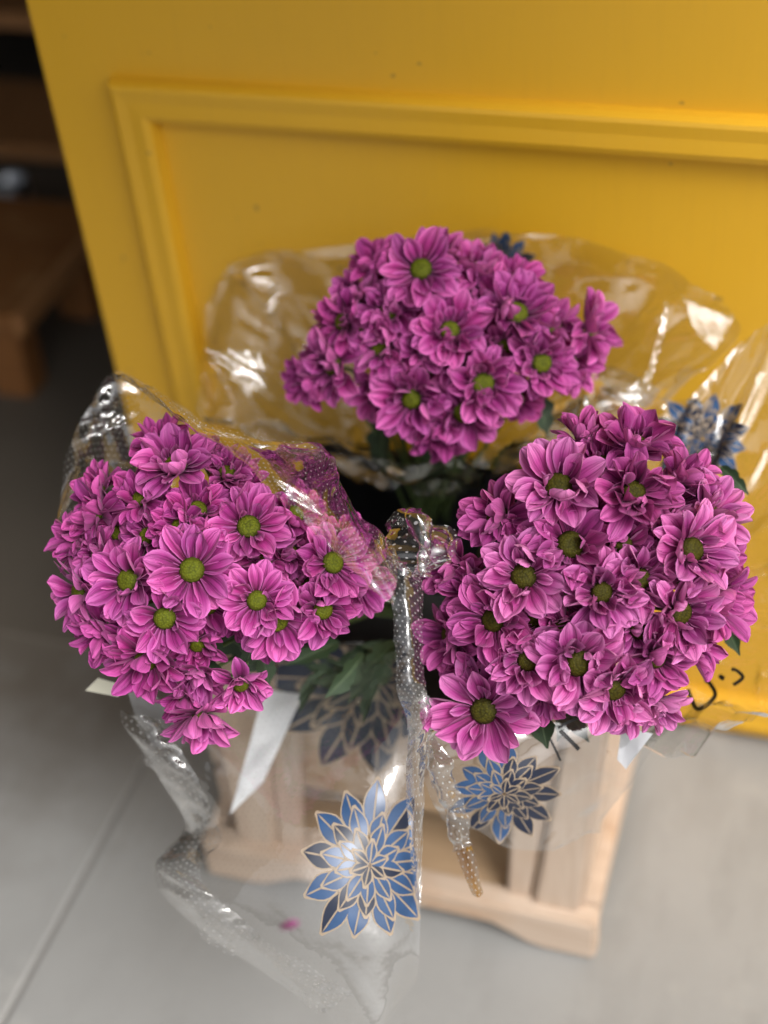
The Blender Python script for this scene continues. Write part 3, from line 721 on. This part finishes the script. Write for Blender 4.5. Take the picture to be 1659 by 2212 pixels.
Film('film_seam', [
    [(838, 1195, 1.15), (872, 1222, 1.138), (914, 1256, 1.15)], [(846, 1300, 1.135), (880, 1310, 1.13), (914, 1335, 1.145)], [(854, 1400, 1.135), (884, 1405, 1.13), (914, 1420, 1.145)],
    [(858, 1490, 1.14), (888, 1490, 1.135), (922, 1500, 1.15)], [(880, 1565, 1.18), (905, 1562, 1.165), (932, 1548, 1.19)], [(878, 1650, 1.22), (898, 1640, 1.205), (920, 1625, 1.22)],
    [(880, 1780, 1.27), (898, 1780, 1.255), (914, 1780, 1.265)], [(902, 1945, 1.30), (905, 1950, 1.295), (909, 1952, 1.30)]], 18, 140, .0016, 4, M['film_thick'], SL, freq=26)
Film('film_twist', [
    [(832, 1160, 1.22), (862, 1100, 1.21), (905, 1098, 1.19), (950, 1122, 1.205), (990, 1160, 1.22)],
    [(850, 1195, 1.20), (876, 1160, 1.18), (906, 1150, 1.16), (940, 1165, 1.18), (965, 1195, 1.20)],
    [(872, 1222, 1.18), (888, 1208, 1.165), (905, 1205, 1.15), (922, 1210, 1.165), (938, 1225, 1.18)],
    [(890, 1248, 1.165), (900, 1246, 1.16), (908, 1246, 1.15), (915, 1247, 1.16), (925, 1250, 1.165)]], 40, 34, .010, 5, M['film_thick'], SL, freq=34)
Film('film_back', [
    [(120, 1140, 1.37), (138, 1010, 1.38), (185, 895, 1.40), (252, 803, 1.41), (345, 850, 1.40), (440, 915, 1.39)],
    [(190, 1180, 1.385), (215, 1060, 1.40), (262, 960, 1.42), (315, 900, 1.43), (385, 930, 1.43), (465, 975, 1.42)],
    [(300, 1220, 1.42), (330, 1130, 1.43), (370, 1060, 1.45), (420, 1010, 1.46), (460, 1030, 1.46), (510, 1060, 1.45)]], 80, 40, .006, 6, M['film'], SL, freq=18)
pf = printed_flower(front, 795, 1868, 150, 182, 1, .2)
inner = Film('film_inner', [
    [(590, 1400, 1.49), (700, 1390, 1.48), (800, 1385, 1.47), (895, 1380, 1.45)], [(600, 1540, 1.50), (700, 1540, 1.49), (800, 1540, 1.48), (900, 1535, 1.46)],
    [(620, 1720, 1.52), (710, 1730, 1.51), (800, 1730, 1.50), (900, 1720, 1.48)]], 40, 40, .006, 41, M['film_front'], SL, freq=12)
printed_flower(inner, 815, 1470, 250, 215, 2, .5, dark=(0, -2))

# --- sleeve of the fullest bunch
SR = empty('film_sleeve', (-.2, .95, .5)); tag(SR, 'clear film sleeve with black lettering and blue print, round the fullest bunch', 'wrapper')
Rr_ = Film('film_back', [
    [(1225, 870, 1.43), (1330, 828, 1.46), (1480, 862, 1.46), (1612, 735, 1.45), (1720, 700, 1.44), (1810, 1000, 1.40), (1800, 1300, 1.36), (1730, 1480, 1.335), (1630, 1560, 1.33), (1470, 1620, 1.32)],
    [(1250, 985, 1.45), (1340, 960, 1.46), (1440, 975, 1.46), (1500, 990, 1.455), (1570, 1040, 1.44), (1625, 1150, 1.42), (1640, 1300, 1.39), (1600, 1450, 1.375), (1500, 1560, 1.36), (1370, 1600, 1.35)],
    [(1250, 1120, 1.48), (1300, 1110, 1.48), (1360, 1120, 1.48), (1400, 1130, 1.475), (1440, 1170, 1.47), (1470, 1240, 1.46), (1480, 1330, 1.44), (1450, 1420, 1.43), (1400, 1500, 1.42), (1320, 1540, 1.41)]], 150, 60, .010, 7, M['film_plain'], SR, freq=14, radial=1.4)
Rf = Film('film_front', [
    [(892, 1560, 1.25), (1000, 1545, 1.265), (1120, 1530, 1.28), (1230, 1520, 1.29), (1330, 1550, 1.30), (1420, 1600, 1.31)],
    [(905, 1660, 1.28), (1000, 1660, 1.28), (1100, 1650, 1.29), (1210, 1650, 1.31), (1290, 1680, 1.34), (1350, 1710, 1.36)],
    [(955, 1770, 1.33), (1020, 1790, 1.34), (1100, 1830, 1.36), (1190, 1830, 1.38), (1250, 1800, 1.39), (1290, 1790, 1.41)]], 80, 50, .005, 8, M['film_plain'], SR, freq=14)
Film('film_pleat', [
    [(903, 1585, 1.25), (920, 1580, 1.24), (938, 1575, 1.25)], [(922, 1660, 1.265), (945, 1665, 1.25), (975, 1660, 1.26)], [(952, 1750, 1.29), (975, 1750, 1.275), (1005, 1745, 1.285)],
    [(985, 1835, 1.305), (1002, 1832, 1.295), (1018, 1825, 1.305)]], 16, 60, .006, 9, M['film_thick'], SR, freq=30)
Film('film_pleat_tip', [
    [(985, 1835, 1.305), (1002, 1832, 1.295), (1018, 1825, 1.305)], [(1002, 1890, 1.315), (1018, 1885, 1.305), (1034, 1875, 1.315)], [(1022, 1932, 1.325), (1034, 1938, 1.318), (1044, 1928, 1.325)]], 12, 20, .002, 10, M['film_reflect'], SR, freq=20)
printed_flower(Rf, 1088, 1708, 125, 105, 3, .1, dark=(0, .1))
printed_flower(Rr_, 1515, 945, 110, 105, 4, .3)
# lettering: a U, an open curl and two strokes
U_ = [(1486, 1490), (1494, 1512), (1506, 1532), (1522, 1528), (1540, 1512), (1546, 1498), (1536, 1478), (1524, 1468)]
G_ = [(1556, 1458), (1560, 1464), (1566, 1466)]
G2 = [(1580, 1447), (1590, 1448), (1604, 1460), (1602, 1468), (1584, 1480)]
def letters(film, sets, name):
    for p, wd in sets: poly_on(film, [stroke(film, smooth2(p), wd)], [M['ink']], name, film.parent, None)
letters(Rr_, [(U_, 9), (G_, 10), (G2, 8)], 'printed_letter')
letters(Rf, [([(1186, 1592), (1198, 1616), (1210, 1642)], 5), ([(1210, 1578), (1232, 1600), (1250, 1618)], 9), ([(1205, 1572), (1228, 1560), (1262, 1545)], 6)], 'printed_letter')

# --- sleeve of the bunch against the door
ST = empty('film_sleeve', (-.4, 1.15, .5)); tag(ST, 'clear crinkled film sleeve flaring wide against the yellow door', 'wrapper')
rim = [(445, 890, 1.56), (440, 765, 1.25, 'y'), (470, 605, 1.275, 'y'), (560, 548, 1.28, 'y'), (760, 530, 1.28, 'y'), (1000, 500, 1.28, 'y'), (1200, 506, 1.28, 'y'), (1400, 560, 1.275, 'y'), (1520, 622, 1.26, 'y'), (1600, 715, 1.23, 'y'),
       (1470, 830, 1.50), (1296, 812, 1.40), (1130, 955, 1.41), (980, 1015, 1.43), (740, 950, 1.47), (560, 915, 1.53)]
rim3 = [P3(q) for q in rim]
neckc = Vector((-.40, 1.16, .46))
mid3 = [p.lerp(neckc, .38)+Vector((0, .012, -.015)) for p in rim3]; low3 = [p.lerp(neckc, .72) for p in rim3]
for L_ in (mid3, low3):
    for p in L_: p.y = min(p.y, 1.275)
Tf = Film('film_cone', [rim3, mid3, low3], 220, 80, .016, 12, M['film_plain'], ST, closed=True, freq=8, radial=.7)
printed_flower(Tf, 1085, 575, 70, 80, 6, .2)

# --- film facets added and tilted to mirror the sun at the camera
def glint_facet(parent, pix, t, mat, seed, tilt=(0, 0)):
    c = Vector((sum(p[0] for p in pix)/len(pix), sum(p[1] for p in pix)/len(pix))); p0 = at(c.x, c.y, t)
    h = ((CAM-p0).normalized()+sdir).normalized(); h = (h+Vector((tilt[0], tilt[1], 0))).normalized()
    def on(x, y):
        r = ray(x, y); return CAM+r*((p0-CAM).dot(h)/r.dot(h))
    a, b, c_, d = [on(*q) for q in pix]
    rows = [[a.lerp(d, v).lerp(b.lerp(c_, v), u) for u in (0, .35, .7, 1)] for v in (0, .5, 1)]
    return Film('film_glint', rows, 14, 14, .0016, seed, mat, parent, freq=45)
FP = film_mat('clear_film_glint', dots=.15, tint=(.95, .95, .945), refl=.75, haze=.03); FS = film_mat('clear_film_streak', dots=0, tint=(.95, .95, .945), refl=.38, haze=.05)
glint_facet(SL, [(590, 1032), (660, 1066), (705, 1118), (628, 1082)], 1.112, FP, 51); glint_facet(SL, [(175, 950), (225, 888), (305, 890), (240, 935)], 1.36, FP, 52)
glint_facet(SL, [(902, 1112), (922, 1132), (912, 1172), (906, 1150)], 1.15, FP, 53); glint_facet(SL, [(905, 1880), (912, 1870), (910, 1950), (906, 1952)], 1.288, FP, 54)
glint_facet(SL, [(912, 1490), (935, 1512), (918, 1556), (905, 1530)], 1.15, FP, 55, (.05, 0))
glint_facet(ST, [(440, 752), (560, 762), (582, 842), (500, 812)], 1.50, FP, 56, (.06, 0)); glint_facet(ST, [(582, 612), (604, 610), (600, 680), (576, 692)], 1.52, FP, 57)
glint_facet(ST, [(448, 770), (470, 785), (498, 850), (480, 830)], 1.50, FP, 58); glint_facet(ST, [(1478, 645), (1584, 690), (1545, 756), (1500, 715)], 1.55, FS, 59)
for k_, q in enumerate([[(1480, 872), (1600, 738), (1616, 742), (1500, 872)], [(1385, 840), (1420, 730), (1432, 735), (1402, 842)], [(1420, 730), (1436, 648), (1446, 652), (1434, 736)],
          [(1530, 1000), (1560, 860), (1570, 862), (1545, 1000)], [(1575, 960), (1640, 800), (1655, 805), (1590, 965)], [(1610, 1060), (1690, 900), (1700, 910), (1622, 1066)],
          [(1330, 870), (1400, 800), (1412, 806), (1350, 880)], [(1290, 870), (1380, 830), (1400, 862), (1310, 885)]]):
    glint_facet(SR, q, 1.44, FS, 60+k_, ((k_ % 3-1)*.06, 0))

# ------------------------------------------------------------------ paper bits and fallen petal
def sheet(name, quad, t, mat, label, cat_, seed, amp=.004):
    o = empty(name, at(quad[0][0], quad[0][1], t)); tag(o, label, cat_)
    a, b, c, d = quad; Film('paper', [[(a[0], a[1], t), (b[0], b[1], t-.006)], [((a[0]+d[0])/2, (a[1]+d[1])/2, t+.006), ((b[0]+c[0])/2, (b[1]+c[1])/2, t)], [(d[0], d[1], t+.01), (c[0], c[1], t+.006)]], 10, 20, amp, seed, mat, o, freq=18)
    return o
sheet('paper_strip', [(572, 1490), (655, 1500), (568, 1690), (496, 1760)], 1.49, M['white'], 'white paper strip hanging behind the film over the crate', 'paper', 21)
sheet('paper_tag', [(1340, 1570), (1410, 1585), (1352, 1662), (1334, 1640)], 1.31, M['white'], 'white paper tag poking out under the fullest bunch', 'tag', 22, .002)
sheet('paper_label', [(212, 1464), (262, 1478), (256, 1506), (184, 1492)], 1.35, M['cream'], 'small cream label at the edge of the bunch leaning over the floor', 'label', 23, .001)
pp = atz(605, 2005, .002); fp = link('fallen_petal', PM['petal_a'][3]); fp.location = pp; fp.scale = (.024, .022, .014); fp.rotation_euler = (0, 0, .6)
tag(fp, 'single pink petal fallen on the concrete floor', 'petal')
